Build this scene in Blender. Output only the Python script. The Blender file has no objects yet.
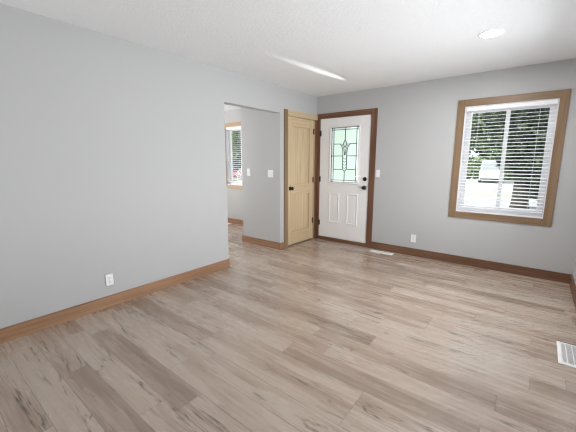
import bpy, bmesh, math, random
from mathutils import Vector, Matrix
random.seed(7)
S = bpy.context.scene
COL = S.collection

# ------------------------------------------------------------------ camera
F_PX, YAW, PITCH, ROLL = 313.623, -38.464, -9.725, 0.133
CAM = Vector((3.061, -4.650, 1.354))
cd = bpy.data.cameras.new('camera'); cam = bpy.data.objects.new('camera', cd); COL.objects.link(cam)
cd.sensor_fit = 'HORIZONTAL'; cd.sensor_width = 36.0; cd.lens = F_PX / 576.0 * 36.0
cd.clip_start = 0.02; cd.clip_end = 400
a, b, c = (math.radians(v) for v in (YAW, PITCH, ROLL))
fw = Vector((math.sin(a)*math.cos(b), math.cos(a)*math.cos(b), math.sin(b)))
rt = Vector((math.cos(a), -math.sin(a), 0)); up = rt.cross(fw)
r2 = rt*math.cos(c) + up*math.sin(c); u2 = -rt*math.sin(c) + up*math.cos(c)
cam.matrix_world = Matrix(((r2.x, u2.x, -fw.x, CAM.x), (r2.y, u2.y, -fw.y, CAM.y), (r2.z, u2.z, -fw.z, CAM.z), (0, 0, 0, 1)))
S.camera = cam

# ------------------------------------------------------------------ world, sun, large lights, exposure
W = bpy.data.worlds.new('sky'); S.world = W; W.use_nodes = True
bg = W.node_tree.nodes['Background']
bg.inputs[0].default_value = (0.86, 0.94, 1.0, 1); bg.inputs[1].default_value = 1.85

def lamp(name, kind, loc, direction, energy, color=(1, 1, 1), **kw):
    ld = bpy.data.lights.new(name, kind); ld.energy = energy; ld.color = color
    for k, v in kw.items(): setattr(ld, k, v)
    o = bpy.data.objects.new(name, ld); COL.objects.link(o)
    o.location = loc
    o.rotation_euler = Vector(direction).to_track_quat('-Z', 'Y').to_euler()
    return o

lamp('sun', 'SUN', (0, 0, 20), (0.60, 0.50, -0.85), 6.0, (1, 0.97, 0.92), angle=0.01)
# added fill light outside the made-up opening in the right wall
lamp('daylight_right_window', 'AREA', (4.70, -2.50, 1.15), (-1, -0.10, 0.10), 148, (0.97, 0.985, 1.0), shape='RECTANGLE', size=3.4, size_y=1.3)
# added fill light behind the viewpoint, brightens the ceiling and walls
lamp('bounce_flash', 'AREA', (0.9, -5.7, 0.9), (0.25, 1.1, 0.8), 15, (0.97, 0.985, 1), shape='DISK', size=0.5)
# added fill light for the adjoining room; no window stands here
lamp('daylight_side_window', 'AREA', (-3.45, -2.2, 1.5), (1, 0.35, 0.45), 120, (1.0, 0.99, 0.97), shape='RECTANGLE', size=2.0, size_y=1.5)
# sun caught by the bevelled border of the front door glass: a thin fan of light thrown on the ceiling
L0 = Vector((0.763, 0.060, 1.09)); A0 = Vector((0.788, -2.04, 2.44)); B0 = Vector((0.892, -0.70, 2.44))
da, db = (A0-L0).normalized(), (B0-L0).normalized()
mid = (da+db).normalized(); wide = (da-db); wide = (wide - mid*wide.dot(mid)).normalized()
gl = bpy.data.lights.new('sun_glint', 'SPOT'); gl.energy = 420; gl.spot_size = da.angle(db)*1.2; gl.spot_blend = 1.0; gl.shadow_soft_size = 0.006
glo = bpy.data.objects.new('sun_glint', gl); COL.objects.link(glo)
zz = -mid; yy = zz.cross(wide)
glo.matrix_world = Matrix(((wide.x, yy.x, zz.x, L0.x), (wide.y, yy.y, zz.y, L0.y), (wide.z, yy.z, zz.z, L0.z), (0, 0, 0, 1))) @ Matrix.Diagonal((1, 0.14, 1, 1))

S.view_settings.view_transform = 'Standard'; S.view_settings.look = 'None'
S.view_settings.exposure = 0.17; S.view_settings.gamma = 1.0; S.view_settings.use_curve_mapping = False
S.cycles.use_denoising = True; S.cycles.pixel_filter_type = 'BLACKMAN_HARRIS'; S.cycles.filter_width = 1.25
S.cycles.max_bounces = 10; S.cycles.diffuse_bounces = 6; S.cycles.transparent_max_bounces = 16
S.cycles.sample_clamp_indirect = 6.0

# ------------------------------------------------------------------ node helpers
class NT:
    def __init__(s, name):
        s.m = bpy.data.materials.new(name); s.m.use_nodes = True
        s.t = s.m.node_tree; s.t.nodes.clear()
        s.out = s.n('ShaderNodeOutputMaterial')
    def n(s, typ, **kw):
        x = s.t.nodes.new(typ)
        for k, v in kw.items(): setattr(x, k, v)
        return x
    def l(s, a, b): s.t.links.new(a, b)
    def math(s, op, a, b=None, c=None, clamp=False):
        x = s.n('ShaderNodeMath', operation=op, use_clamp=clamp)
        for i, v in enumerate((a, b, c)):
            if v is None: continue
            if isinstance(v, (int, float)): x.inputs[i].default_value = v
            else: s.l(v, x.inputs[i])
        return x.outputs[0]
    def mix(s, fac, a, b, blend='MIX'):
        x = s.n('ShaderNodeMix', data_type='RGBA', blend_type=blend)
        for i, v in ((0, fac), (6, a), (7, b)):
            if isinstance(v, (int, float)): x.inputs[i].default_value = v
            elif isinstance(v, tuple): x.inputs[i].default_value = (*v, 1)[:4]
            else: s.l(v, x.inputs[i])
        return x.outputs[2]
    def noise(s, vec, scale, detail=3, rough=0.5, dist=0.0):
        x = s.n('ShaderNodeTexNoise'); x.inputs['Scale'].default_value = scale
        x.inputs['Detail'].default_value = detail; x.inputs['Roughness'].default_value = rough; x.inputs['Distortion'].default_value = dist
        if vec is not None: s.l(vec, x.inputs['Vector'])
        return x.outputs['Fac']
    def mapping(s, vec, scale=(1, 1, 1), loc=(0, 0, 0)):
        x = s.n('ShaderNodeMapping'); x.inputs['Scale'].default_value = scale; x.inputs['Location'].default_value = loc
        s.l(vec, x.inputs['Vector']); return x.outputs[0]
    def coord(s, which='Object'): return s.n('ShaderNodeTexCoord').outputs[which]
    def ramp(s, fac, stops):
        x = s.n('ShaderNodeValToRGB'); e = x.color_ramp.elements
        while len(e) < len(stops): e.new(0.5)
        for i, (p, col) in enumerate(stops): e[i].position = p; e[i].color = (*col, 1)
        s.l(fac, x.inputs[0]); return x.outputs[0]
    def bsdf(s, color, rough=0.5, spec=0.5, metal=0.0, bump=None, strength=0.2, dist=0.002, **kw):
        x = s.n('ShaderNodeBsdfPrincipled')
        if isinstance(color, tuple): x.inputs['Base Color'].default_value = (*color, 1)[:4]
        else: s.l(color, x.inputs['Base Color'])
        if isinstance(rough, (int, float)): x.inputs['Roughness'].default_value = rough
        else: s.l(rough, x.inputs['Roughness'])
        x.inputs['Specular IOR Level'].default_value = spec; x.inputs['Metallic'].default_value = metal
        for k, v in kw.items(): x.inputs[k].default_value = v
        if bump is not None:
            bn = s.n('ShaderNodeBump'); bn.inputs['Strength'].default_value = strength; bn.inputs['Distance'].default_value = dist
            s.l(bump, bn.inputs['Height']); s.l(bn.outputs[0], x.inputs['Normal'])
        return x.outputs[0]
    def done(s, sh): s.l(sh, s.out.inputs[0]); return s.m

def paint(name, col, rough=0.6, spec=0.3, tex=0.0, scale=120.0, var=0.02):
    t = NT(name); co = t.coord()
    v = t.noise(co, 1.3, 2)
    c2 = tuple(x*(1-var) for x in col)
    colr = t.mix(v, col, c2)
    return t.done(t.bsdf(colr, rough, spec, bump=t.noise(co, scale, 2) if tex else None, strength=tex, dist=0.003))

def ceiling_mat():
    t = NT('textured_ceiling_paint'); co = t.coord()
    n1 = t.noise(co, 38, 3, 0.6); n2 = t.noise(co, 85, 2, 0.6)
    h = t.math('ADD', t.math('MULTIPLY', t.math('SMOOTH_MAX', n1, 0.48, 0.1), 0.8), t.math('MULTIPLY', n2, 0.5))
    return t.done(t.bsdf((0.815, 0.825, 0.84), 0.9, 0.1, bump=h, strength=0.7, dist=0.012))

def wood(name, dark, light, axis, rough=0.42, density=1.0, spec=0.4):
    """stained timber, grain running along axis 'x', 'y' or 'z'"""
    t = NT(name); co = t.coord()
    oi = t.n('ShaderNodeObjectInfo')
    sh = t.n('ShaderNodeVectorMath', operation='ADD'); t.l(co, sh.inputs[0])
    rr = t.n('ShaderNodeCombineXYZ')
    for i in range(3): t.l(t.math('MULTIPLY', oi.outputs['Random'], 3.7+i), rr.inputs[i])
    t.l(rr.outputs[0], sh.inputs[1])
    sc = [26.0*density]*3; sc['xyz'.index(axis)] = 1.1
    m = t.mapping(sh.outputs[0], tuple(sc))
    g = t.noise(m, 1.0, 4, 0.62, 0.6)
    sc2 = [90.0*density]*3; sc2['xyz'.index(axis)] = 3.0
    g2 = t.noise(t.mapping(sh.outputs[0], tuple(sc2)), 1.0, 2, 0.5)
    f = t.math('ADD', t.math('MULTIPLY', g, 0.75), t.math('MULTIPLY', g2, 0.25))
    md = tuple((x+y)/2 for x, y in zip(dark, light))
    col = t.ramp(f, [(0.30, dark), (0.5, md), (0.68, light)])
    return t.done(t.bsdf(col, rough, spec, bump=g2, strength=0.06, dist=0.001))

def floor_mat():
    t = NT('vinyl_plank_floor'); co = t.coord()
    sx = t.n('ShaderNodeSeparateXYZ'); t.l(co, sx.inputs[0]); X, Y = sx.outputs[0], sx.outputs[1]
    yr = t.math('DIVIDE', t.math('ADD', Y, 4.293+155*0.155), 0.155)
    row = t.math('FLOOR', yr); fy = t.math('FRACT', yr)
    w1 = t.n('ShaderNodeTexWhiteNoise', noise_dimensions='1D'); t.l(row, w1.inputs['W'])
    xr = t.math('ADD', t.math('DIVIDE', t.math('ADD', X, 40.0), 1.22), w1.outputs['Value'])
    colm = t.math('FLOOR', xr); fx = t.math('FRACT', xr)
    cv = t.n('ShaderNodeCombineXYZ'); t.l(row, cv.inputs[0]); t.l(colm, cv.inputs[1])
    w2 = t.n('ShaderNodeTexWhiteNoise', noise_dimensions='2D'); t.l(cv.outputs[0], w2.inputs['Vector'])
    pid, pcol = w2.outputs['Value'], w2.outputs['Color']
    # grain coordinates, shifted from plank to plank
    gx = t.n('ShaderNodeCombineXYZ'); t.l(X, gx.inputs[0]); t.l(Y, gx.inputs[1]); t.l(t.math('MULTIPLY', pid, 37.0), gx.inputs[2])
    so = t.n('ShaderNodeVectorMath', operation='MULTIPLY_ADD'); t.l(pcol, so.inputs[0]); so.inputs[1].default_value = (9, 9, 0); t.l(gx.outputs[0], so.inputs[2])
    g = so.outputs[0]
    fine = t.noise(t.mapping(g, (5, 130, 1)), 1.0, 3, 0.6)
    band = t.noise(t.mapping(g, (1.3, 17, 1)), 1.0, 4, 0.55, 0.9)
    broad = t.noise(t.mapping(g, (0.9, 5, 1)), 1.0, 3, 0.5, 0.4)
    tone = t.math('ADD', t.math('ADD', t.math('ADD', -0.05, t.math('MULTIPLY', pid, 0.30)), t.math('MULTIPLY', band, 0.60)), t.math('ADD', t.math('MULTIPLY', fine, 0.20), t.math('MULTIPLY', broad, 0.40)))
    col = t.ramp(tone, [(0.46, (0.232, 0.166, 0.126)), (0.62, (0.332, 0.249, 0.195)), (0.76, (0.425, 0.338, 0.275)), (0.96, (0.44, 0.37, 0.31))])
    # cathedral cracks and knots: thin dark wavering lines on some planks
    cr = t.noise(t.mapping(g, (0.75, 9.0, 1), (3.1, 7.7, 0)), 1.0, 4, 0.55, 0.7)
    line = t.math('SUBTRACT', 1.0, t.math('DIVIDE', t.math('ABSOLUTE', t.math('SUBTRACT', cr, 0.5)), 0.019), clamp=True)
    msk = t.math('MULTIPLY', t.math('SUBTRACT', t.noise(t.mapping(g, (1.5, 5, 1), (11, 5, 0)), 1.0, 2), 0.42), 8.0, clamp=True)
    brk = t.math('MULTIPLY', t.math('SUBTRACT', t.noise(t.mapping(g, (9, 45, 1), (2, 9, 0)), 1.0, 2), 0.36), 5.0, clamp=True)
    some = t.math('GREATER_THAN', w2.outputs['Value'], 0.15)
    crack = t.math('MULTIPLY', t.math('MULTIPLY', line, msk), t.math('MULTIPLY', brk, some))
    col = t.mix(t.math('MULTIPLY', crack, 0.95), col, (0.075, 0.052, 0.040))
    stn = t.noise(t.mapping(g, (1.6, 55, 1), (6, 2, 0)), 1.0, 3, 0.6, 0.3)
    stk = t.math('MULTIPLY', t.math('SUBTRACT', stn, 0.56), 5.0, clamp=True)
    col = t.mix(t.math('MULTIPLY', stk, 0.45), col, (0.125, 0.092, 0.072))
    # joints
    ey = t.math('MULTIPLY', t.math('MINIMUM', fy, t.math('SUBTRACT', 1.0, fy)), 0.155)
    ex = t.math('MULTIPLY', t.math('MINIMUM', fx, t.math('SUBTRACT', 1.0, fx)), 1.22)
    e = t.math('MINIMUM', ey, ex)
    j = t.math('SUBTRACT', 1.0, t.math('DIVIDE', e, 0.0030), clamp=True)
    col = t.mix(t.math('MULTIPLY', j, 0.65), col, (0.10, 0.075, 0.06))
    rough = t.math('ADD', 0.21, t.math('MULTIPLY', band, 0.12))
    h = t.math('SUBTRACT', t.math('MULTIPLY', fine, 0.35), t.math('ADD', j, t.math('MULTIPLY', crack, 0.6)))
    return t.done(t.bsdf(col, rough, 0.8, bump=h, strength=0.12, dist=0.0015))

def plain(name, col, rough=0.5, spec=0.5, metal=0.0):
    t = NT(name); v = t.noise(t.coord(), 40, 2)
    return t.done(t.bsdf(t.mix(v, col, tuple(x*0.93 for x in col)), rough, spec, metal))

def glass(name, tint=(1, 1, 1), gloss=0.06, haze=0.0, hazecol=(0.9, 0.95, 0.9), bumpscale=0):
    t = NT(name)
    tr = t.n('ShaderNodeBsdfTransparent'); tr.inputs[0].default_value = (*tint, 1)
    gs = t.n('ShaderNodeBsdfGlossy'); gs.inputs['Roughness'].default_value = 0.03
    if bumpscale:
        bn = t.n('ShaderNodeBump'); bn.inputs['Strength'].default_value = 0.5; bn.inputs['Distance'].default_value = 0.004
        t.l(t.noise(t.coord(), bumpscale, 2), bn.inputs['Height']); t.l(bn.outputs[0], gs.inputs['Normal'])
    cur = tr.outputs[0]
    if haze:
        tl = t.n('ShaderNodeBsdfTranslucent'); tl.inputs[0].default_value = (*hazecol, 1)
        mx = t.n('ShaderNodeMixShader')
        nz = t.noise(t.coord(), bumpscale or 60, 2)
        t.l(t.math('ADD', haze-0.12, t.math('MULTIPLY', nz, 0.24)), mx.inputs[0])
        t.l(cur, mx.inputs[1]); t.l(tl.outputs[0], mx.inputs[2]); cur = mx.outputs[0]
    mx = t.n('ShaderNodeMixShader'); mx.inputs[0].default_value = gloss
    t.l(cur, mx.inputs[1]); t.l(gs.outputs[0], mx.inputs[2])
    return t.done(mx.outputs[0])

def emis(name, col, st):
    t = NT(name); e = t.n('ShaderNodeEmission'); e.inputs[0].default_value = (*col, 1); e.inputs[1].default_value = st
    return t.done(e.outputs[0])

def leafmat(name, c1, c2, c_sun):
    t = NT(name); co = t.coord()
    n = t.noise(co, 2.2, 3, 0.6)
    w = t.n('ShaderNodeNewGeometry')
    f = t.math('ADD', t.math('MULTIPLY', n, 0.6), t.math('MULTIPLY', w.outputs['Random Per Island'], 0.45))
    col = t.ramp(f, [(0.25, c1), (0.55, c2), (0.85, c_sun)])
    d = t.n('ShaderNodeBsdfDiffuse'); t.l(col, d.inputs[0])
    tl = t.n('ShaderNodeBsdfTranslucent'); t.l(col, tl.inputs[0])
    gs = t.n('ShaderNodeBsdfGlossy'); gs.inputs['Roughness'].default_value = 0.4
    mx = t.n('ShaderNodeMixShader'); mx.inputs[0].default_value = 0.35; t.l(d.outputs[0], mx.inputs[1]); t.l(tl.outputs[0], mx.inputs[2])
    m2 = t.n('ShaderNodeMixShader'); m2.inputs[0].default_value = 0.05; t.l(mx.outputs[0], m2.inputs[1]); t.l(gs.outputs[0], m2.inputs[2])
    return t.done(m2.outputs[0])

def groundmat(name, c1, c2, scale):
    t = NT(name); co = t.coord()
    n = t.noise(co, scale, 5, 0.65)
    return t.done(t.bsdf(t.ramp(n, [(0.3, c1), (0.7, c2)]), 0.95, 0.1))

M = {}
M['wall'] = paint('pale_grey_wall_paint', (0.455, 0.457, 0.460), 0.62, 0.25, tex=0.10, scale=160)
M['ceiling'] = ceiling_mat()
M['floor'] = floor_mat()
for ax in 'xyz':
    M['brown_'+ax] = wood('brown_stained_oak_'+ax, (0.085, 0.038, 0.021), (0.215, 0.110, 0.062), ax)
    M['base_'+ax] = wood('mid_brown_stained_oak_'+ax, (0.170, 0.083, 0.042), (0.400, 0.232, 0.134), ax)
    M['tan_'+ax] = wood('tan_stained_oak_'+ax, (0.165, 0.102, 0.055), (0.270, 0.178, 0.104), ax)
    M['pine_'+ax] = wood('clear_pine_'+ax, (0.430, 0.318, 0.190), (0.610, 0.475, 0.310), ax, 0.45)
for ax in 'xz': M['pale_'+ax] = wood('pale_stained_oak_'+ax, (0.36, 0.24, 0.145), (0.52, 0.365, 0.235), ax)
M['door_white'] = paint('white_door_paint', (0.80, 0.80, 0.80), 0.45, 0.4)
M['vinyl'] = plain('white_vinyl', (0.84, 0.84, 0.86), 0.35)
M['slat'] = plain('white_blind_slat', (0.86, 0.86, 0.88), 0.45)
M['plate'] = plain('white_plastic', (0.86, 0.86, 0.87), 0.35)
M['slot'] = plain('dark_slot', (0.05, 0.05, 0.05), 0.6)
M['black'] = plain('dark_bronze_metal', (0.020, 0.017, 0.015), 0.32, 0.5, 0.6)
M['lead'] = plain('grey_lead_came', (0.06, 0.06, 0.063), 0.45, 0.4, 0.2)
M['regwhite'] = plain('white_enamelled_steel', (0.85, 0.85, 0.85), 0.35)
M['regdark'] = plain('shadowed_duct', (0.22, 0.22, 0.23), 0.8)  # shade down in the duct, painted as a dark grey plate colour
M['clear'] = glass('clear_window_glass', (0.98, 1.0, 0.99), 0.04)
M['bevel'] = glass('bevelled_clear_glass', (0.98, 1.0, 0.98), 0.06, 0.45, (1.0, 1.0, 1.0), 30)
M['obscure'] = glass('obscure_textured_glass', (0.97, 1.0, 0.97), 0.06, 0.74, (0.86, 0.95, 0.87), 70)
M['lens'] = emis('lit_lamp_lens', (1, 0.99, 0.97), 6.0)

# ------------------------------------------------------------------ mesh helpers
def link(name, bm, mat, parent=None, smooth=False):
    me = bpy.data.meshes.new(name)
    bmesh.ops.recalc_face_normals(bm, faces=bm.faces)
    bm.to_mesh(me); bm.free()
    if smooth:
        for p in me.polygons: p.use_smooth = True
    o = bpy.data.objects.new(name, me); COL.objects.link(o)
    for m in (mat if isinstance(mat, (list, tuple)) else [mat]): me.materials.append(m)
    if parent is not None:
        o.parent = parent
    return o

def tag(o, label=None, cat=None, group=None, kind=None):
    if label: o['label'] = label
    if cat: o['category'] = cat
    if group: o['group'] = group
    if kind: o['kind'] = kind
    return o

def empty(name, loc, label=None, cat=None, group=None, kind=None, rz=0.0):
    o = bpy.data.objects.new(name, None); COL.objects.link(o); o.location = loc; o.rotation_euler = (0, 0, rz)
    o.empty_display_size = 0.1
    return tag(o, label, cat, group, kind)

def box(bm, lo, hi, bevel=0.0, mi=0):
    vs = [bm.verts.new((x, y, z)) for x in (lo[0], hi[0]) for y in (lo[1], hi[1]) for z in (lo[2], hi[2])]
    q = ((0, 1, 3, 2), (4, 6, 7, 5), (0, 4, 5, 1), (2, 3, 7, 6), (0, 2, 6, 4), (1, 5, 7, 3))
    fs = [bm.faces.new([vs[i] for i in f]) for f in q]
    for f in fs: f.material_index = mi
    if bevel:
        es = list({e for f in fs for e in f.edges})
        bmesh.ops.bevel(bm, geom=es, offset=bevel, segments=2, affect='EDGES', clamp_overlap=True)
    return bm

def boxm(lo, hi, bevel=0.0):
    return box(bmesh.new(), lo, hi, bevel)

def child(name, lo, hi, mat, parent, bevel=0.002):
    """a box part given in world coordinates under a parent that may sit anywhere (no rotation)"""
    d = parent.location
    return link(name, boxm([p-q for p, q in zip(lo, d)], [p-q for p, q in zip(hi, d)], bevel), mat, parent)

def lathe(bm, prof, base, axis, seg=20):
    """revolve (radius, height) pairs about axis from base"""
    ax = Vector(axis).normalized(); t1 = ax.orthogonal().normalized(); t2 = ax.cross(t1); base = Vector(base)
    rings = []
    for r, h in prof:
        rings.append([bm.verts.new(base + ax*h + (t1*math.cos(2*math.pi*i/seg) + t2*math.sin(2*math.pi*i/seg))*max(r, 1e-4)) for i in range(seg)])
    for k in range(len(rings)-1):
        for i in range(seg):
            bm.faces.new((rings[k][i], rings[k][(i+1) % seg], rings[k+1][(i+1) % seg], rings[k+1][i]))
    bm.faces.new(rings[0][::-1]); bm.faces.new(rings[-1])
    return bm

def panelgrid(us, zs, holes, lo, hi, axis):
    """slab in the (u, z) plane between lo and hi on `axis` ('x' or 'y'), with rectangular holes (u0,u1,z0,z1)"""
    us = sorted(set(us) | {h[0] for h in holes} | {h[1] for h in holes}); zs = sorted(set(zs) | {h[2] for h in holes} | {h[3] for h in holes})
    bm = bmesh.new(); cache = {}
    def v(u, z, d):
        k = (round(u, 5), round(z, 5), d)
        if k not in cache: cache[k] = bm.verts.new((d, u, z) if axis == 'x' else (u, d, z))
        return cache[k]
    def solid(i, j):
        if i < 0 or j < 0 or i >= len(us)-1 or j >= len(zs)-1: return False
        um, zm = (us[i]+us[i+1])/2, (zs[j]+zs[j+1])/2
        return not any(h[0] < um < h[1] and h[2] < zm < h[3] for h in holes)
    for i in range(len(us)-1):
        for j in range(len(zs)-1):
            if not solid(i, j): continue
            u0, u1, z0, z1 = us[i], us[i+1], zs[j], zs[j+1]
            for d in (lo, hi): bm.faces.new((v(u0, z0, d), v(u1, z0, d), v(u1, z1, d), v(u0, z1, d)))
            if not solid(i-1, j): bm.faces.new((v(u0, z0, lo), v(u0, z1, lo), v(u0, z1, hi), v(u0, z0, hi)))
            if not solid(i+1, j): bm.faces.new((v(u1, z0, lo), v(u1, z1, lo), v(u1, z1, hi), v(u1, z0, hi)))
            if not solid(i, j-1): bm.faces.new((v(u0, z0, lo), v(u1, z0, lo), v(u1, z0, hi), v(u0, z0, hi)))
            if not solid(i, j+1): bm.faces.new((v(u0, z1, lo), v(u1, z1, lo), v(u1, z1, hi), v(u0, z1, hi)))
    return bm

def bar(bm, p, q, w, d, n=(0, 1, 0)):
    """flat bar from p to q, width w across, depth d along n"""
    p, q, n = Vector(p), Vector(q), Vector(n); t = (q-p).normalized(); s = t.cross(n).normalized()
    vs = []
    for e in (p, q):
        for a_, b_ in ((-1, -1), (1, -1), (1, 1), (-1, 1)): vs.append(bm.verts.new(e + s*w/2*a_ + n*d/2*b_))
    for f in ((0, 1, 2, 3), (7, 6, 5, 4), (0, 4, 5, 1), (1, 5, 6, 2), (2, 6, 7, 3), (3, 7, 4, 0)): bm.faces.new([vs[i] for i in f])

# ------------------------------------------------------------------ room shell
H = 2.44; RW = 3.476; YB = -6.5; XL = -3.6; PT = 0.115; TB = 0.016; BH = 0.11
OY0, OY1, OZ = -2.038, -0.993, 2.068        # opening in the left wall
def struct(name, bm, mat, label, cat):
    return tag(link(name, bm, mat), label, cat, kind='structure')

struct('floor', boxm((XL-0.2, YB-0.1, -0.12), (RW+0.15, 0.16, 0.0)), M['floor'], 'greige wood-look plank floor running across both rooms', 'floor')
struct('ceiling', boxm((XL-0.2, YB-0.9, H), (RW+0.6, 0.55, H+0.2)), M['ceiling'], 'white knockdown-textured ceiling over both rooms', 'ceiling')
FD = (0.047, 1.000, 0.0, 2.090)              # front door rough opening
FW = (2.236, 3.148, 0.714, 2.052)            # front window opening
HW = (-2.370, -1.560, 0.860, 2.095)          # side room window opening
struct('wall_front', panelgrid([XL-0.2, RW+0.12], [0, H], [FD, FW, HW], 0.0, 0.16, 'y'), M['wall'], 'pale grey front wall holding the white door and the blinds window', 'wall')
CD = (-0.822, -0.080, 0.0, 2.064)            # closet door opening
struct('wall_left', panelgrid([YB, 0.0], [0, H], [(OY0, OY1, 0.0, OZ), CD], -PT, 0.0, 'x'), M['wall'], 'long pale grey left wall with the plain opening and pine door', 'wall')
RWIN = (-3.60, -1.00, 0.55, 1.97)  # unseen opening, added so the fill light can enter
struct('wall_right', panelgrid([YB, 0.0], [0, H], [RWIN], RW, RW+0.12, 'x'), M['wall'], 'pale grey right wall, only a sliver in view', 'wall')
struct('wall_back', panelgrid([XL-0.2, RW+0.12], [0, H], [], YB-0.12, YB, 'y'), M['wall'], 'pale grey back wall behind the viewpoint', 'wall')
struct('wall_hall_closet', boxm((-0.823, OY1, 0), (-PT, OY1+0.10, H)), M['wall'], 'short shaded grey wall seen through the opening with two switches', 'wall')
struct('wall_closet_end', boxm((-0.823, OY1+0.10, 0), (-0.723, 0.0, H)), M['wall'], 'grey closet end wall facing the side room', 'wall')
struct('wall_far_left', boxm((XL-0.1, YB, 0), (XL, 0.0, H)), M['wall'], 'grey far wall of the side room, out of view', 'wall')

# baseboards
def base(name, lo, hi, ax, label):
    bm = boxm(lo, hi, 0.0)
    es = [e for e in bm.edges if all(abs(v.co.z-hi[2]) < 1e-6 for v in e.verts)]
    bmesh.ops.bevel(bm, geom=es, offset=0.004, segments=2, affect='EDGES')
    return struct(name, bm, M[('brown_' if name in ('baseboard_front', 'baseboard_right') else 'base_')+ax], label, 'baseboard')
base('baseboard_left', (0, YB, 0), (TB, OY0, BH), 'y', 'brown oak baseboard along the long left wall')
base('baseboard_left_pier', (0, OY1-TB, 0), (TB, -0.9035, BH), 'y', 'short brown baseboard piece beside the pine door')
base('baseboard_hall', (-0.823-TB, OY1-TB, 0), (0, OY1, BH), 'x', 'brown baseboard under the shaded wall in the opening')
base('baseboard_hall_end', (-0.823-TB, OY1, 0), (-0.823, -TB, BH), 'y', 'brown baseboard on the closet end wall')
base('baseboard_side_room', (XL, -TB, 0), (-0.823, 0, BH), 'x', 'brown baseboard below the side room window')
base('baseboard_front', (1.0755, -TB, 0), (RW, 0, BH), 'x', 'dark brown baseboard below the blinds window')
base('baseboard_right', (RW-TB, YB, 0), (RW, -TB, BH), 'y', 'brown baseboard at the foot of the right wall')

# ------------------------------------------------------------------ front door
def ringframe(bm, x0, x1, z0, z1, w, y0, y1, prof=None):
    """mitred rectangular frame in the xz plane; y0 = wall side, y1 = room side; optional profile of (inset fraction, y)"""
    prof = prof or [(0, y0), (0, y1), (1, y1), (1, y0)]
    rings = []
    for f, y in prof:
        i = f*w
        rings.append([bm.verts.new(p) for p in ((x0+i, y, z0+i), (x1-i, y, z0+i), (x1-i, y, z1-i), (x0+i, y, z1-i))])
    n = len(rings)
    for k in range(n-1):
        for i in range(4):
            bm.faces.new((rings[k][i], rings[k][(i+1) % 4], rings[k+1][(i+1) % 4], rings[k+1][i]))
    for i in range(4): bm.faces.new((rings[-1][i], rings[-1][(i+1) % 4], rings[0][(i+1) % 4], rings[0][i]))
    return bm

DX0, DX1, DZ0, DZ1 = 0.068, 0.979, 0.060, 2.072
d1 = empty('door_1', (DX0, 0.0, 0.0), 'white front door with leaded glass and two embossed lower panels', 'door', kind='structure')
off = Vector((-DX0, 0, 0))
def dl(name, bm, mat, smooth=False, parent=d1):
    bmesh.ops.translate(bm, verts=bm.verts, vec=off); return link(name, bm, mat, parent, smooth)
GX0, GX1, GZ0, GZ1 = 0.283, 0.782, 1.028, 1.917
dl('door_slab', panelgrid([DX0, DX1], [DZ0, DZ1], [(GX0, GX1, GZ0, GZ1)], 0.004, 0.048, 'y'), M['door_white'])
dl('glass_surround', ringframe(bmesh.new(), 0.260, 0.805, 1.003, 1.942, 0.026, 0.004, -0.012, [(0, 0.004), (0.06, -0.008), (0.45, -0.012), (0.85, -0.006), (1, 0.006)]), M['door_white'])
for x0, x1 in ((0.268, 0.462), (0.608, 0.802)):
    z0, z1 = 0.330, 0.842
    pm = dl('door_panel', ringframe(bmesh.new(), x0, x1, z0, z1, 0.030, 0.0042, -0.006, [(0, 0.0042), (0.25, -0.007), (0.5, -0.004), (0.8, 0.001), (1, 0.0035)]), M['door_white'])
    bm = bmesh.new()
    box(bm, (x0+0.044, 0.0015, z0+0.044), (x1-0.044, 0.0042, z1-0.044), 0.001)
    bmesh.ops.translate(bm, verts=bm.verts, vec=off); link('raised_field', bm, M['door_white'], pm)
# glass: obscure middle, bevelled clear border
BX0, BX1, BZ0, BZ1 = 0.328, 0.742, 1.062, 1.878
GY0, GY1 = 0.016, 0.022
g = dl('obscure_glass', boxm((BX0, GY0, BZ0), (BX1, GY1, BZ1)), M['obscure'])
for lo, hi in (((GX0, GY0, GZ0), (BX0, GY1, GZ1)), ((BX1, GY0, GZ0), (GX1, GY1, GZ1)), ((BX0, GY0, BZ1), (BX1, GY1, GZ1)), ((BX0, GY0, GZ0), (BX1, GY1, BZ0))):
    dl('bevelled_border', boxm(lo, hi), M['bevel'])
bm = bmesh.new(); yc = 0.014; LW = 0.0105
def came(p, q, w=LW): bar(bm, (p[0], yc, p[1]), (q[0], yc, q[1]), w, 0.008)
cx = 0.538
for x in (BX0, BX1): came((x, GZ0), (x, GZ1), 0.009)
for z in (BZ0, BZ1): came((GX0, z), (GX1, z), 0.009)
came((GX0+0.004, GZ0), (GX0+0.004, GZ1), 0.014); came((GX1-0.003, GZ0), (GX1-0.003, GZ1), 0.006); came((GX0, GZ1-0.004), (GX1, GZ1-0.004), 0.010); came((GX0, GZ0+0.003), (GX1, GZ0+0.003), 0.006)
zA, zB, zC = 1.652, 1.458, 1.240
DT, DB, DH = 1.715, 1.590, 0.036
came((cx, GZ1), (cx, DT)); came((cx, zC-0.03), (cx, GZ0))
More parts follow.
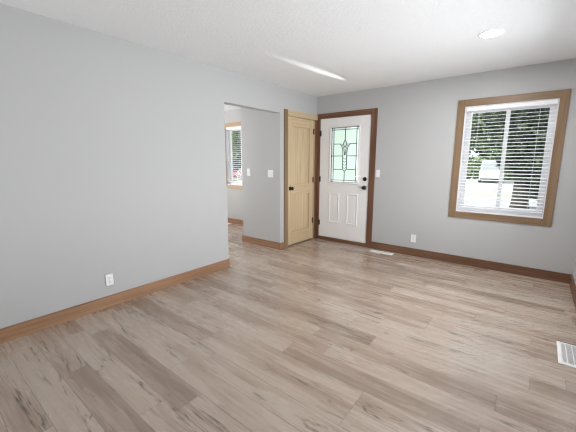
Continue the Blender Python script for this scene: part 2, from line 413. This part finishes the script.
for s in (-1, 1):
    came((cx+s*0.105, zA), (BX0 if s < 0 else BX1, zA)); came((cx+s*0.036, zB), (GX0 if s < 0 else GX1, zB)); came((cx+s*0.036, zC), (BX0 if s < 0 else BX1, zC))
    came((cx, DT), (cx+s*DH, zA)); came((cx+s*DH, zA), (cx, DB))
    # tulip: a curve that drops from the side bar into the stem
    pts = []
    for k in range(9):
        u = k/8; pts.append((cx+s*(0.105*(1-u)**2 + 2*u*(1-u)*0.040 + u*u*0.036), zA*(1-u)**2 + 2*u*(1-u)*1.630 + u*u*1.500))
    pts.append((cx+s*0.036, zC))
    for p, q in zip(pts, pts[1:]): came(p, q)
    pts = []
    for k in range(7):
        u = k/6; pts.append((cx+s*(0.066*(1-u)**2 + 2*u*(1-u)*0.020 + u*u*0.008), zA*(1-u)**2 + 2*u*(1-u)*1.62 + u*u*1.470))
    for p, q in zip(pts, pts[1:]): came(p, q, 0.006)
    came((cx+s*0.036, zC), (cx, zC-0.03))
came((cx-0.105, zA), (cx-0.066, zA), 0.006); came((cx+0.066, zA), (cx+0.105, zA), 0.006)
came((cx, DB), (cx, 1.47), 0.006)
for k in range(4):
    z = 1.430-0.05*k
    came((cx-0.036, z), (cx, z-0.025), 0.005); came((cx, z-0.025), (cx+0.036, z), 0.005)
dl('leaded_tracery', bm, M['lead'])
for x, z in ((GX0+0.012, GZ1-0.012), (GX1-0.010, GZ1-0.010), (GX0+0.012, GZ0+0.012), (GX0+0.010, zB)):
    dl('corner_boss', boxm((x-0.012, 0.004, z-0.012), (x+0.012, 0.014, z+0.012), 0.003), M['black'])
bm = bmesh.new(); dv = [bm.verts.new((cx+x, y, z)) for y in (0.011, 0.026) for x, z in ((0, DT-0.012), (DH-0.008, zA), (0, DB+0.012), (-DH+0.008, zA))]
bm.faces.new(dv[:4]); bm.faces.new(dv[4:][::-1])
for i in range(4): bm.faces.new((dv[i], dv[(i+1) % 4], dv[4+(i+1) % 4], dv[4+i]))
dl('diamond_jewel', bm, M['bevel'])
# hardware
def knob_bm(base, axis):
    return lathe(bmesh.new(), [(0.034, -0.001), (0.034, 0.005), (0.029, 0.010), (0.013, 0.013), (0.012, 0.030), (0.022, 0.036), (0.029, 0.046), (0.028, 0.057), (0.019, 0.065), (0.0, 0.067)], base, axis, 24)
dl('door_knob', knob_bm((0.914, 0.004, 0.958), (0, -1, 0)), M['black'], True)
db_ = dl('deadbolt', lathe(bmesh.new(), [(0.032, -0.001), (0.032, 0.008), (0.028, 0.014), (0.0, 0.016)], (0.914, 0.004, 1.094), (0, -1, 0), 24), M['black'], True)
bm = boxm((0.908, -0.030, 1.076), (0.920, -0.012, 1.112), 0.003); bmesh.ops.translate(bm, verts=bm.verts, vec=off); link('thumb_turn', bm, M['black'], db_)
def hinge_bm(c_, axis_n, along):
    """barrel of five knuckles with a leaf either side"""
    bm = bmesh.new(); c_ = Vector(c_)
    for k in range(5):
        z0 = -0.045+0.018*k
        lathe(bm, [(0.0065, z0+0.0005), (0.0065, z0+0.0175)], c_, (0, 0, 1), 10)
    lathe(bm, [(0.004, -0.050), (0.0055, -0.046), (0.0055, 0.046), (0.004, 0.050)], c_, (0, 0, 1), 10)
    n, t = Vector(axis_n), Vector(along)
    p = c_ - n*0.006
    bar(bm, p-Vector((0, 0, 0.045)), p+Vector((0, 0, 0.045)), 0.042, 0.003, n)
    return bm
for z in (1.835, 1.068, 0.305):
    dl('hinge', hinge_bm((0.069, -0.006, z), (0, -1, 0), (1, 0, 0)), M['black'])
# frame and casing of the front door
t1 = empty('trim_front_door', (0.5, 0, 0), 'dark brown wooden casing and sill around the white front door', 'door casing', kind='structure')
child('casing_board', (1.000, -TB, 0.0), (1.075, 0, 2.154), M['brown_z'], t1)
child('casing_board', (0.017, -TB, 0.0), (0.058, 0, 2.079), M['brown_z'], t1)
child('casing_board', (0.017, -TB, 2.079), (1.000, 0, 2.154), M['brown_x'], t1)
child('door_jamb', (0.982, -TB+0.003, 0.056), (1.000, 0.16, 2.090), M['brown_z'], t1, 0.001)
child('door_jamb', (0.047, 0.0, 0.056), (0.0655, 0.16, 2.090), M['brown_z'], t1, 0.001)
child('door_jamb', (0.0655, -TB+0.003, 2.075), (0.982, 0.16, 2.090), M['brown_x'], t1, 0.001)
child('door_sill', (0.060, -0.012, 0.0), (0.998, 0.16, 0.056), M['brown_x'], t1, 0.003)

# ------------------------------------------------------------------ closet door (pine, two panels)
d2 = empty('door_2', (0, -0.804, 0.0), 'pale pine two-panel closet door with a dark round knob', 'door', kind='structure')
CY0, CY1, CZ0, CZ1 = -0.804, -0.097, 0.020, 2.046
XF = -0.004; XBk = -0.039
def dc(name, lo, hi, mat, bev=0.0025): return child(name, lo, hi, mat, d2, bev)
st = 0.108
dc('stile', (XBk, CY0, CZ0), (XF, CY0+st, CZ1), M['pine_z']); dc('stile', (XBk, CY1-st, CZ0), (XF, CY1, CZ1), M['pine_z'])
for z0, z1 in ((CZ0, 0.228), (0.835, 1.000), (1.905, CZ1)):
    dc('rail', (XBk, CY0+st, z0), (XF, CY1-st, z1), M['pine_y'])
for z0, z1 in ((0.228, 0.835), (1.000, 1.905)):
    dc('recessed_panel', (XBk+0.004, CY0+st, z0), (XF-0.026, CY1-st, z1), M['pine_z'], 0.0)
bm = knob_bm((XF, -0.742, 0.945), (1, 0, 0)); bmesh.ops.translate(bm, verts=bm.verts, vec=(0, 0.804, 0)); link('door_knob', bm, M['black'], d2, True)
for z in (1.865, 1.055, 0.345):
    bm = hinge_bm((0.004, -0.097, z), (1, 0, 0), (0, 1, 0)); bmesh.ops.translate(bm, verts=bm.verts, vec=(0, 0.804, 0)); link('hinge', bm, M['black'], d2)
t2 = empty('trim_closet_door', (0, -0.45, 0), 'tan wooden casing around the pale pine closet door', 'door casing', kind='structure')
child('casing_board', (0, -0.903, 0), (TB, -0.818, 2.133), M['tan_z'], t2)
child('casing_board', (0, -0.084, 0), (TB, -0.0165, 2.056), M['brown_z'], t2)
child('casing_board', (0, -0.818, 2.056), (TB, -0.0005, 2.133), M['pine_y'], t2)
child('door_jamb', (-PT, -0.822, 0), (TB-0.004, -0.8075, 2.064), M['pine_z'], t2, 0.001)
child('door_jamb', (-PT, -0.0935, 0), (TB-0.004, -0.080, 2.064), M['pine_z'], t2, 0.001)
child('door_jamb', (-PT, -0.8075, 2.0495), (TB-0.004, -0.0935, 2.064), M['pine_y'], t2, 0.001)

# ------------------------------------------------------------------ windows with casing, sliding sashes and blinds
def window(n, op, cas, mull, wlab, tlab, wd='tan_'):
    x0, x1, z0, z1 = op
    w = empty('window_%d' % n, ((x0+x1)/2, 0, z0), wlab, 'window', kind='structure')
    fy0, fy1 = 0.075, 0.145
    bm = ringframe(bmesh.new(), x0, x1, z0, z1, 0.034, fy1, fy0); bmesh.ops.translate(bm, verts=bm.verts, vec=-w.location); link('window_frame', bm, M['vinyl'], w)
    # reveal lining
    for nm, lo, hi in (('jamb_liner', (x0, 0.0, z0), (x0+0.008, fy0, z1)), ('jamb_liner', (x1-0.008, 0.0, z0), (x1, fy0, z1)), ('head_liner', (x0+0.008, 0.0, z1-0.008), (x1-0.008, fy0, z1)), ('window_stool', (x0+0.008, 0.0, z0), (x1-0.008, fy0, z0+0.010))):
        child(nm, lo, hi, M['vinyl'], w, 0.001)
    for k, (a0, a1) in enumerate(((x0+0.030, mull+0.022), (mull-0.022, x1-0.030))):
        y0 = 0.100 if k else 0.084
        bm = ringframe(bmesh.new(), a0, a1, z0+0.030, z1-0.030, 0.042, y0+0.022, y0); bmesh.ops.translate(bm, verts=bm.verts, vec=-w.location)
        s = link('sash', bm, M['vinyl'], w)
        bm = boxm((a0+0.036, y0+0.010, z0+0.066), (a1-0.036, y0+0.014, z1-0.066)); bmesh.ops.translate(bm, verts=bm.verts, vec=-w.location); link('pane', bm, M['clear'], s)
    cx0, cx1, cz0, cz1 = cas
    t = empty('trim_window_%d' % n, ((x0+x1)/2, 0, cz0), tlab, 'window casing', kind='structure')
    child('casing_board', (cx0, -TB, cz0), (x0, 0, cz1), M[wd+'z'], t); child('casing_board', (x1, -TB, cz0), (cx1, 0, cz1), M[wd+'z'], t)
    child('casing_board', (x0, -TB, z1), (x1, 0, cz1), M[wd+'x'], t); child('casing_board', (x0, -TB, cz0), (x1, 0, z0), M[wd+'x'], t)
    return w

def blind(op, label, pitch, zlow, group):
    x0, x1, z0, z1 = op
    r = empty('window_blind', ((x0+x1)/2, 0.038, z1-0.008), label, 'blind', group)
    def ch(nm, lo, hi, bev=0.002): return child(nm, lo, hi, M['slat'], r, bev)
    head = ch('headrail', (x0+0.012, 0.012, z1-0.056), (x1-0.012, 0.066, z1-0.0085))
    zt = z1-0.085; n = int((zt-zlow-0.030)/pitch)+1
    me = None
    for k in range(n):
        z = zt-k*pitch
        if me is None:
            bm = bmesh.new(); N = 6; hw = 0.0245; sl = math.tan(math.radians(8.3))
            rows = []
            for i in range(N+1):
                u = -1+2*i/N; crown = 0.0022*(1-u*u)
                rows.append([bm.verts.new((x, hw*u, hw*u*sl + crown + dz)) for x in (x0+0.016-r.location.x, x1-0.016-r.location.x) for dz in (0.0012, -0.0012)])
            for i in range(N):
                p, q = rows[i], rows[i+1]
                for f in ((p[0], p[2], q[2], q[0]), (p[1], q[1], q[3], p[3]), (p[0], q[0], q[1], p[1]), (p[2], p[3], q[3], q[2])): bm.faces.new(f)
            bm.faces.new((rows[0][0], rows[0][1], rows[0][3], rows[0][2])); bm.faces.new((rows[-1][0], rows[-1][2], rows[-1][3], rows[-1][1]))
            s = link('slat', bm, M['slat'], r); me = s.data
        else:
            s = bpy.data.objects.new('slat', me); COL.objects.link(s); s.parent = r
        s.location = (0, 0, z-r.location.z)
    zb = zt-n*pitch
    ch('bottom_rail', (x0+0.016, 0.015, zlow-0.008), (x1-0.016, 0.061, zlow+0.010), 0.004)
    for f in (0.17, 0.50, 0.83):
        x = x0+(x1-x0)*f
        for y in (0.0115, 0.0645):
            bm = lathe(bmesh.new(), [(0.0010, zlow-r.location.z), (0.0010, z1-0.050-r.location.z)], (x-r.location.x, y-r.location.y, 0), (0, 0, 1), 6)
            link('ladder_cord', bm, M['slat'], r)
    xw = x0+0.085
    bm = lathe(bmesh.new(), [(0.0025, -0.06), (0.0048, -0.07), (0.0048, -0.62), (0.007, -0.63), (0.006, -0.70), (0.002, -0.705)], (xw-r.location.x, 0.000-r.location.y, 0), (0, 0, 1), 8)
    wd = link('tilt_wand', bm, M['slat'], r)
    return r

window(1, FW, (2.152, 3.232, 0.632, 2.135), 2.690, 'white vinyl sliding window of two panes in the front wall', 'tan wooden casing around the large window with blinds')
blind(FW, 'white horizontal slat blind in the large right-hand window', 0.0415, 0.775, 'window blinds')
window(2, HW, (-2.455, -1.475, 0.780, 2.175), -1.965, 'white vinyl window of the side room seen through the opening', 'pale wooden casing around the small window through the opening', 'pale_')
blind(HW, 'white horizontal slat blind in the window seen through the opening', 0.0415, 0.925, 'window blinds')
w4 = empty('window_3', (RW, -2.30, 0.55), 'wide window in the right wall, out of view', 'window', kind='structure')  # window made up to let the right fill light in
bm = boxm((-0.0, RWIN[0]+2.3, 0), (0.1, RWIN[0]+2.36, 1.42)); box(bm, (0, RWIN[1]+2.24, 0), (0.1, RWIN[1]+2.3, 1.42)); box(bm, (0, RWIN[0]+2.36, 0), (0.1, RWIN[1]+2.24, 0.06)); box(bm, (0, RWIN[0]+2.36, 1.36), (0.1, RWIN[1]+2.24, 1.42))
bmesh.ops.translate(bm, verts=bm.verts, vec=(0.01, 0, 0)); link('window_frame', bm, M['vinyl'], w4)

# ------------------------------------------------------------------ outlets, switches, registers, ceiling lamp
def outlet(loc, rz, label):
    r = empty('wall_outlet', loc, label, 'outlet', 'wall outlets', rz=rz)     # local: x across, -y out of the wall
    link('cover_plate', boxm((-0.036, -0.006, -0.058), (0.036, 0.0, 0.058), 0.003), M['plate'], r)
    for z in (-0.020, 0.020):
        bm = bmesh.new(); lathe(bm, [(0.0172, 0.004), (0.0172, 0.0085), (0.0160, 0.0092)], (0, 0, z), (0, -1, 0), 20)
        rc = link('receptacle', bm, M['plate'], r)
        for x, h in ((-0.0065, 0.005), (0.0065, 0.004)):
            link('slot', boxm((x-0.0012, -0.0100, z-h+0.003), (x+0.0012, -0.0085, z+h+0.003)), M['slot'], rc)
        link('ground_hole', lathe(bmesh.new(), [(0.0026, 0.0085), (0.0026, 0.0100)], (0, 0, z-0.0085), (0, -1, 0), 10), M['slot'], rc)
    link('screw', lathe(bmesh.new(), [(0.0035, 0.005), (0.003, 0.0075)], (0, 0, 0), (0, -1, 0), 12), M['plate'], r)
    return r
def switch(loc, gangs, label, wd):
    r = empty('light_switch', loc, label, 'light switch', 'wall switches')
    link('cover_plate', boxm((-wd/2, -0.006, -0.059), (wd/2, 0.0, 0.059), 0.003), M['plate'], r)
    for k in range(gangs):
        x = (k-(gangs-1)/2)*0.046
        rk = link('rocker', boxm((x-0.0165, -0.0095, -0.033), (x+0.0165, -0.004, 0.033), 0.002), M['vinyl'], r)
    return r
outlet((0.0, -3.496, 0.262), math.pi/2, 'white wall outlet low on the long left wall above the baseboard')
outlet((1.718, 0.0, 0.257), 0.0, 'white wall outlet on the front wall between the door and window')
switch((1.123, 0.0, 1.187), 1, 'white light switch beside the white front door casing', 0.070)
switch((-0.187, OY1, 1.182), 2, 'wide two-rocker white switch on the shaded wall nearest the pine door', 0.116)
switch((-0.660, OY1, 1.193), 1, 'narrow white switch at the far edge of the shaded wall', 0.076)

def register(loc, rz, label, L=0.345, Wd=0.135):
    r = empty('floor_register', loc, label, 'floor vent', 'floor registers', rz=rz)   # long side along local x
    bm = bmesh.new(); bw = 0.024
    rings = []
    for i, z in ((0, 0.0), (0.0015, 0.003), (0.012, 0.006), (bw, 0.006), (bw, 0.0008)):
        rings.append([bm.verts.new(p) for p in ((-L/2+i, -Wd/2+i, z), (L/2-i, -Wd/2+i, z), (L/2-i, Wd/2-i, z), (-L/2+i, Wd/2-i, z))])
    for p, q in zip(rings, rings[1:]):
        for i in range(4): bm.faces.new((p[i], p[(i+1) % 4], q[(i+1) % 4], q[i]))
    bm.faces.new(rings[0][::-1])
    link('rim', bm, M['regwhite'], r)
    link('damper', boxm((-L/2+bw, -Wd/2+bw, 0.0009), (L/2-bw, Wd/2-bw, 0.0015)), M['regdark'], r)
    bm = bmesh.new(); n = 22
    for k in range(n):
        x = -L/2+bw+(L-2*bw)*(k+0.5)/n
        box(bm, (x-0.0027, -Wd/2+bw, 0.0022), (x+0.0027, Wd/2-bw, 0.0052))
    for y in (-0.018, 0.018): box(bm, (-L/2+bw, y-0.003, 0.0018), (L/2-bw, y+0.003, 0.0056))
    link('grille', bm, M['regwhite'], r)
    return r
register((3.369, -1.793, 0.0), math.pi/2, 'white slotted floor vent near the right wall')
register((1.300, -0.132, 0.0), 0.0, 'white floor vent in front of the door casing under the front wall', 0.355, 0.104)
register((-2.385, -0.083, 0.0), 0.0, 'white floor vent under the side room window', 0.355, 0.104)

dn = empty('recessed_downlight', (2.614, -1.308, H), 'lit round white recessed ceiling light', 'ceiling light')
bm = lathe(bmesh.new(), [(0.097, 0.0), (0.096, 0.004), (0.090, 0.008), (0.083, 0.006), (0.083, 0.0)], (0, 0, 0), (0, 0, -1), 48); link('trim_ring', bm, M['regwhite'], dn, True)
link('lens', lathe(bmesh.new(), [(0.083, 0.001), (0.083, 0.0055), (0.06, 0.0068), (0.0, 0.0072)], (0, 0, 0), (0, 0, -1), 48), M['lens'], dn, True)
ll = lamp('downlight_glow', 'AREA', (0, 0, -0.012), (0, 0, -1), 24, (1, 0.985, 0.97), shape='DISK', size=0.16); ll.parent = dn

# ------------------------------------------------------------------ outside
GZ = -0.60
M['street'] = groundmat('pale_concrete', (0.35, 0.35, 0.345), (0.44, 0.435, 0.43), 1.5)
M['lawn'] = groundmat('pale_green_lawn', (0.30, 0.37, 0.22), (0.42, 0.48, 0.33), 2.5)
M['bark'] = groundmat('dark_bark', (0.030, 0.024, 0.020), (0.075, 0.062, 0.052), 6)
M['leaf_mid'] = leafmat('mid_green_leaf', (0.012, 0.030, 0.010), (0.165, 0.260, 0.080), (0.55, 0.66, 0.34))  # brighter tones paint sunlight into the leaf colour
M['leaf_dark'] = leafmat('dark_green_leaf', (0.006, 0.014, 0.006), (0.018, 0.040, 0.015), (0.20, 0.29, 0.13))  # sun flecks on the dark leaves are painted by the brightest tone
struct('yard', boxm((-70, 0.30, GZ-0.3), (50, 80, GZ-0.02)), M['lawn'], 'pale green grass yard outside the windows', 'lawn')
struct('driveway', boxm((-6, 0.45, GZ-0.25), (12, 9.5, GZ+0.01)), M['street'], 'pale concrete driveway next to the house, below the sill line', 'driveway')  # unseen pale slab added to bounce sunlight up to the ceiling
struct('street', boxm((-70, 10.0, GZ-0.25), (50, 17.0, GZ)), M['street'], 'pale sunlit street seen between the blind slats', 'street')
struct('parking_apron', boxm((-70, 20.5, GZ-0.25), (50, 36.0, GZ)), M['street'], 'pale concrete apron beyond the grass strip', 'pavement')

def crown(lobes, n, s, rnd):
    bm = bmesh.new(); tot = sum(r[3]*r[3] for r in lobes)
    for (x, y, z, r, zs) in lobes:
        for _ in range(int(n*r*r/tot)):
            d = Vector((rnd.gauss(0, 1), rnd.gauss(0, 1), rnd.gauss(0, 1))).normalized()*r*(rnd.random()**0.28)
            p = Vector((x+d.x, y+d.y, z+d.z*zs))
            t = Vector((rnd.gauss(0, 1), rnd.gauss(0, 1), rnd.gauss(0, 0.7))).normalized(); q = t.orthogonal().normalized()
            q = Matrix.Rotation(rnd.random()*6.28, 3, t) @ q
            k = s*(0.6+0.8*rnd.random())
            vs = [bm.verts.new(p+t*k), bm.verts.new(p+q*k*0.45), bm.verts.new(p-t*k), bm.verts.new(p-q*k*0.45)]
            bm.faces.new(vs)
    return bm
def trunk_bm(h, r, rnd, limbs):
    bm = bmesh.new()
    lathe(bm, [(r*1.25, -0.05), (r*1.08, 0.25), (r, 0.8), (r*0.9, h*0.6), (r*0.6, h)], (0, 0, 0), (0, 0, 1), 14)
    for k in range(limbs):
        an = rnd.random()*6.28; d = Vector((math.cos(an)*0.7, math.sin(an)*0.7, 0.9))
        lathe(bm, [(r*0.42, 0), (r*0.30, h*0.3), (r*0.12, h*0.6)], (0, 0, h*(0.45+0.1*k)), d, 8)
    return bm
def tree(x, y, label, h, r, lobes, n, s, mat, seed, name='tree', z=GZ-0.02, group='trees outside'):
    rnd = random.Random(seed)
    t = empty(name, (x, y, z), label, name.split('_')[-1], group)
    link('crown', crown(lobes, n, s, rnd), mat, t)
    if h: link('trunk', trunk_bm(h, r, rnd, 3), M['bark'], t, True)
    return t
rnd0 = random.Random(3)
# the dark tree close to the right pane
tree(2.52, 12.2, 'large dark tree with a thick trunk behind the right window pane', 3.6, 0.30,
     [(0.3, 0, 3.0, 1.1, 1), (1.2, 0.3, 2.0, 0.9, 1), (-0.1, 0.4, 4.0, 1.6, 1), (1.1, 0.2, 3.6, 1.3, 1), (0.5, -0.3, 1.9, 0.7, 0.8), (1.6, 0, 2.9, 1.0, 1), (0.5, 0, 5.0, 1.7, .8), (2.4, .4, 3.4, 1.3, 1), (0.62, -.2, 1.15, .42, 1), (0.55, -.3, 1.7, .55, 1), (0.95, -.1, 1.5, .5, 1), (0.05, -.4, 2.2, .62, 1), (-0.25, .2, 2.6, .6, 1), (-0.5, -.2, 2.05, .5, 1), (0, -.5, 1.75, .5, 1), (0.6, -.3, 0.80, .36, 1), (0.85, -.3, 1.1, .4, 1)], 24000, 0.13, M['leaf_dark'], 5)
tree(4.3, 14.6, 'low dark bush to the right of the thick trunk', 0, 0, [(0, 0, 0.8, 0.75, 1.0), (0.5, 0.1, 0.7, 0.6, 1), (-0.35, 0.1, 1.2, 0.6, 1)], 2600, 0.07, M['leaf_dark'], 6, 'bush', group='bushes outside')
k = 0
def lobeset(R, zc, rnd, n=7):
    return [(rnd.uniform(-R, R)*0.75, rnd.uniform(-R, R)*0.4, zc+rnd.uniform(-R, R)*0.7, R*rnd.uniform(0.45, 0.7), 0.85) for _ in range(n)]
rows = [(-14.0, 41.0, 6.0, 'mid green leafy tree at the left edge of the large window'),
        (-4.5, 54.0, 6.5, 'mid green leafy tree behind the white van'),
        (6.8, 46.0, 5.6, 'mid green leafy tree beyond the dark trunk'),
        (-27.5, 44.0, 6.0, 'leafy street tree between the two windows of the house'),
        (18.5, 44.0, 6.0, 'leafy street tree right of the large window'),
        (-33.0, 28.0, 4.2, 'leafy tree above the red car in the small window'),
        (-45.0, 36.0, 5.5, 'leafy tree farthest left beyond the small window')]
for (x, y, R, lab) in rows:
    k += 1; rr_ = random.Random(20+k)
    n_ = 9; lobes = [(rr_.uniform(-R, R)*0.62, rr_.uniform(-1, 1)*0.25*R, 1.0*R+rr_.uniform(-R, R)*0.55, R*rr_.uniform(0.33, 0.45), 0.9) for _ in range(14)]
    lobes += [(rr_.uniform(-R, R)*.6, 0.3, 1.6, R*0.30, 0.8) for _ in range(3)]
    tree(x, y, lab, R*0.95, 0.30, lobes, 7500, 0.36*R/6, M['leaf_mid'], 40+k)
for (x, y, lab) in ((-13.0, 34.6, 'hedge bush at the far left of the pavement beyond the window'), (-7.6, 37.2, 'long low hedge bush left of the white van'), (-2.7, 38.6, 'hedge bush directly behind the white van'), (2.1, 37.2, 'rounded hedge bush right of the white van'), (7.4, 38.8, 'hedge bush behind the thick dark trunk')):
    k += 1; tree(x, y, lab, 0, 0, [(-1.4, 0, 0.9, 1.0, 1), (0, 0, 1.3, 1.25, 1), (1.4, 0, 0.9, 1.0, 1)], 2600, 0.19, M['leaf_mid'], 60+k, 'bush', group='bushes outside')

# vehicles
M['carred'] = plain('red_car_paint', (0.50, 0.020, 0.030), 0.25)
M['carwhite'] = plain('white_car_paint', (0.72, 0.72, 0.74), 0.3)
M['carglass'] = plain('dark_car_glass', (0.02, 0.025, 0.03), 0.1)
M['rubber'] = plain('black_rubber', (0.02, 0.02, 0.02), 0.8)
M['rim'] = plain('silver_wheel', (0.5, 0.5, 0.52), 0.3, 0.5, 0.7)
M['lamplens'] = plain('pale_headlamp', (0.75, 0.75, 0.78), 0.2)
def extrude_profile(pts, w, ins=0.0):
    """side profile (x, z) extruded across y; upper points pulled in by ins for tumblehome"""
    bm = bmesh.new(); zt = max(p[1] for p in pts); zm = min(p[1] for p in pts)
    A_, B_ = [], []
    for x, z in pts:
        k_ = w/2-ins*(z-zm)/(zt-zm)
        A_.append(bm.verts.new((x, -k_, z))); B_.append(bm.verts.new((x, k_, z)))
    bm.faces.new(A_); bm.faces.new(B_[::-1])
    for i in range(len(pts)):
        j = (i+1) % len(pts); bm.faces.new((A_[i], A_[j], B_[j], B_[i]))
    bmesh.ops.bevel(bm, geom=list(bm.edges), offset=0.035, segments=2, affect='EDGES', clamp_overlap=True)
    return bm
def vehicle(name, loc, rz, label, paintm, body, cab, w, wheels, wr, cat, pane=None):
    pane = pane or M['carglass']
    r = empty(name, loc, label, cat, rz=rz)
    link('body', extrude_profile(body, w), paintm, r)
    gh = link('cabin', extrude_profile(cab, w-0.08, 0.14), paintm, r)
    # windows: thin dark panels let into the cabin sides and ends
    xs = [p[0] for p in cab]; zs = [p[1] for p in cab]
    xb0, xb1 = min(xs), max(xs); zt, zb = max(zs), min(zs)
    top = [p[0] for p in cab if p[1] > zt-0.02]
    t0, t1_ = min(top), max(top); hw = (w-0.08)/2
    def at(xf, zf):
        z = zb+(zt-zb)*zf; l_ = xb0+(t0-xb0)*zf; r_ = xb1+(t1_-xb1)*zf
        return l_+(r_-l_)*xf, z, hw-0.14*zf
    for sgn in (-1, 1):
        for f0, f1 in ((0.07, 0.48), (0.52, 0.93)):
            bm = bmesh.new(); vs = []
            for xf, zf in ((f0, 0.18), (f1, 0.18), (f1, 0.86), (f0, 0.86)):
                x, z, y = at(xf, zf); vs.append(((x, sgn*(y-0.01), z), (x, sgn*(y+0.012), z)))
            A_ = [bm.verts.new(v[0]) for v in vs]; B_ = [bm.verts.new(v[1]) for v in vs]
            bm.faces.new(A_); bm.faces.new(B_)
            for i in range(4): bm.faces.new((A_[i], A_[(i+1) % 4], B_[(i+1) % 4], B_[i]))
            link('side_window', bm, pane, r)
    for end in (0, 1):
        bm = bmesh.new(); A_, B_ = [], []; o_ = 0.012 if end else -0.012
        for zf, s_ in ((0.15, -1), (0.15, 1), (0.88, 1), (0.88, -1)):
            x, z, y = at(end, zf)
            A_.append(bm.verts.new((x-o_, s_*(y-0.08), z))); B_.append(bm.verts.new((x+o_, s_*(y-0.08), z)))
        bm.faces.new(A_); bm.faces.new(B_)
        for i in range(4): bm.faces.new((A_[i], A_[(i+1) % 4], B_[(i+1) % 4], B_[i]))
        link('windshield' if end else 'rear_window', bm, pane, r)
    for x in wheels:
        for sgn in (-1, 1):
            y = sgn*(w/2-0.09)
            wl = link('wheel', lathe(bmesh.new(), [(wr*0.6, -0.11), (wr*0.95, -0.11), (wr, -0.08), (wr, 0.08), (wr*0.95, 0.11), (wr*0.6, 0.11)], (x, y, wr), (0, 1, 0), 24), M['rubber'], r, False)
            link('hub', lathe(bmesh.new(), [(wr*0.58, 0.0), (wr*0.55, 0.115), (wr*0.2, 0.125), (0, 0.125)], (x, y, wr), (0, sgn, 0), 16), M['rim'], wl)
    xf = max(p[0] for p in body)
    for sgn in (-1, 1):
        link('headlamp', boxm((xf-0.10, sgn*(w/2-0.22)-0.14, 0.62), (xf+0.015, sgn*(w/2-0.22)+0.14, 0.76), 0.02), M['lamplens'], r)
        link('side_mirror', boxm((xb1-0.25, sgn*(w/2+0.09)-0.09, zb+0.08), (xb1-0.12, sgn*(w/2+0.09)+0.09, zb+0.24), 0.03), M['rubber'], r)
    link('bumper', boxm((xf-0.08, -w/2+0.06, 0.30), (xf+0.05, w/2-0.06, 0.48), 0.03), M['rubber'], r)
    return r
vehicle('car', (-24.6, 19.0, GZ-0.02), 0.0, 'red parked car seen through the small window', M['carred'],
        [(-2.2, 0.26), (2.2, 0.26), (2.22, 0.70), (1.1, 0.88), (-1.9, 0.92), (-2.25, 0.80)],
        [(-1.75, 0.86), (1.05, 0.86), (0.35, 1.42), (-1.15, 1.42)], 1.76, (-1.35, 1.35), 0.32, 'car')
vehicle('van', (-0.80, 33.0, GZ), math.radians(-82), 'white van parked beyond the street in the left window pane', M['carwhite'],
        [(-2.4, 0.30), (2.4, 0.30), (2.42, 0.85), (1.7, 1.05), (-2.4, 1.15)],
        [(-2.38, 1.05), (1.75, 1.02), (0.95, 2.15), (-2.3, 2.15)], 1.95, (-1.5, 1.55), 0.35, 'van', plain('pale_grey_car_glass', (0.26, 0.28, 0.30), 0.08))  # reflected sky is painted into the van's pale glass colour
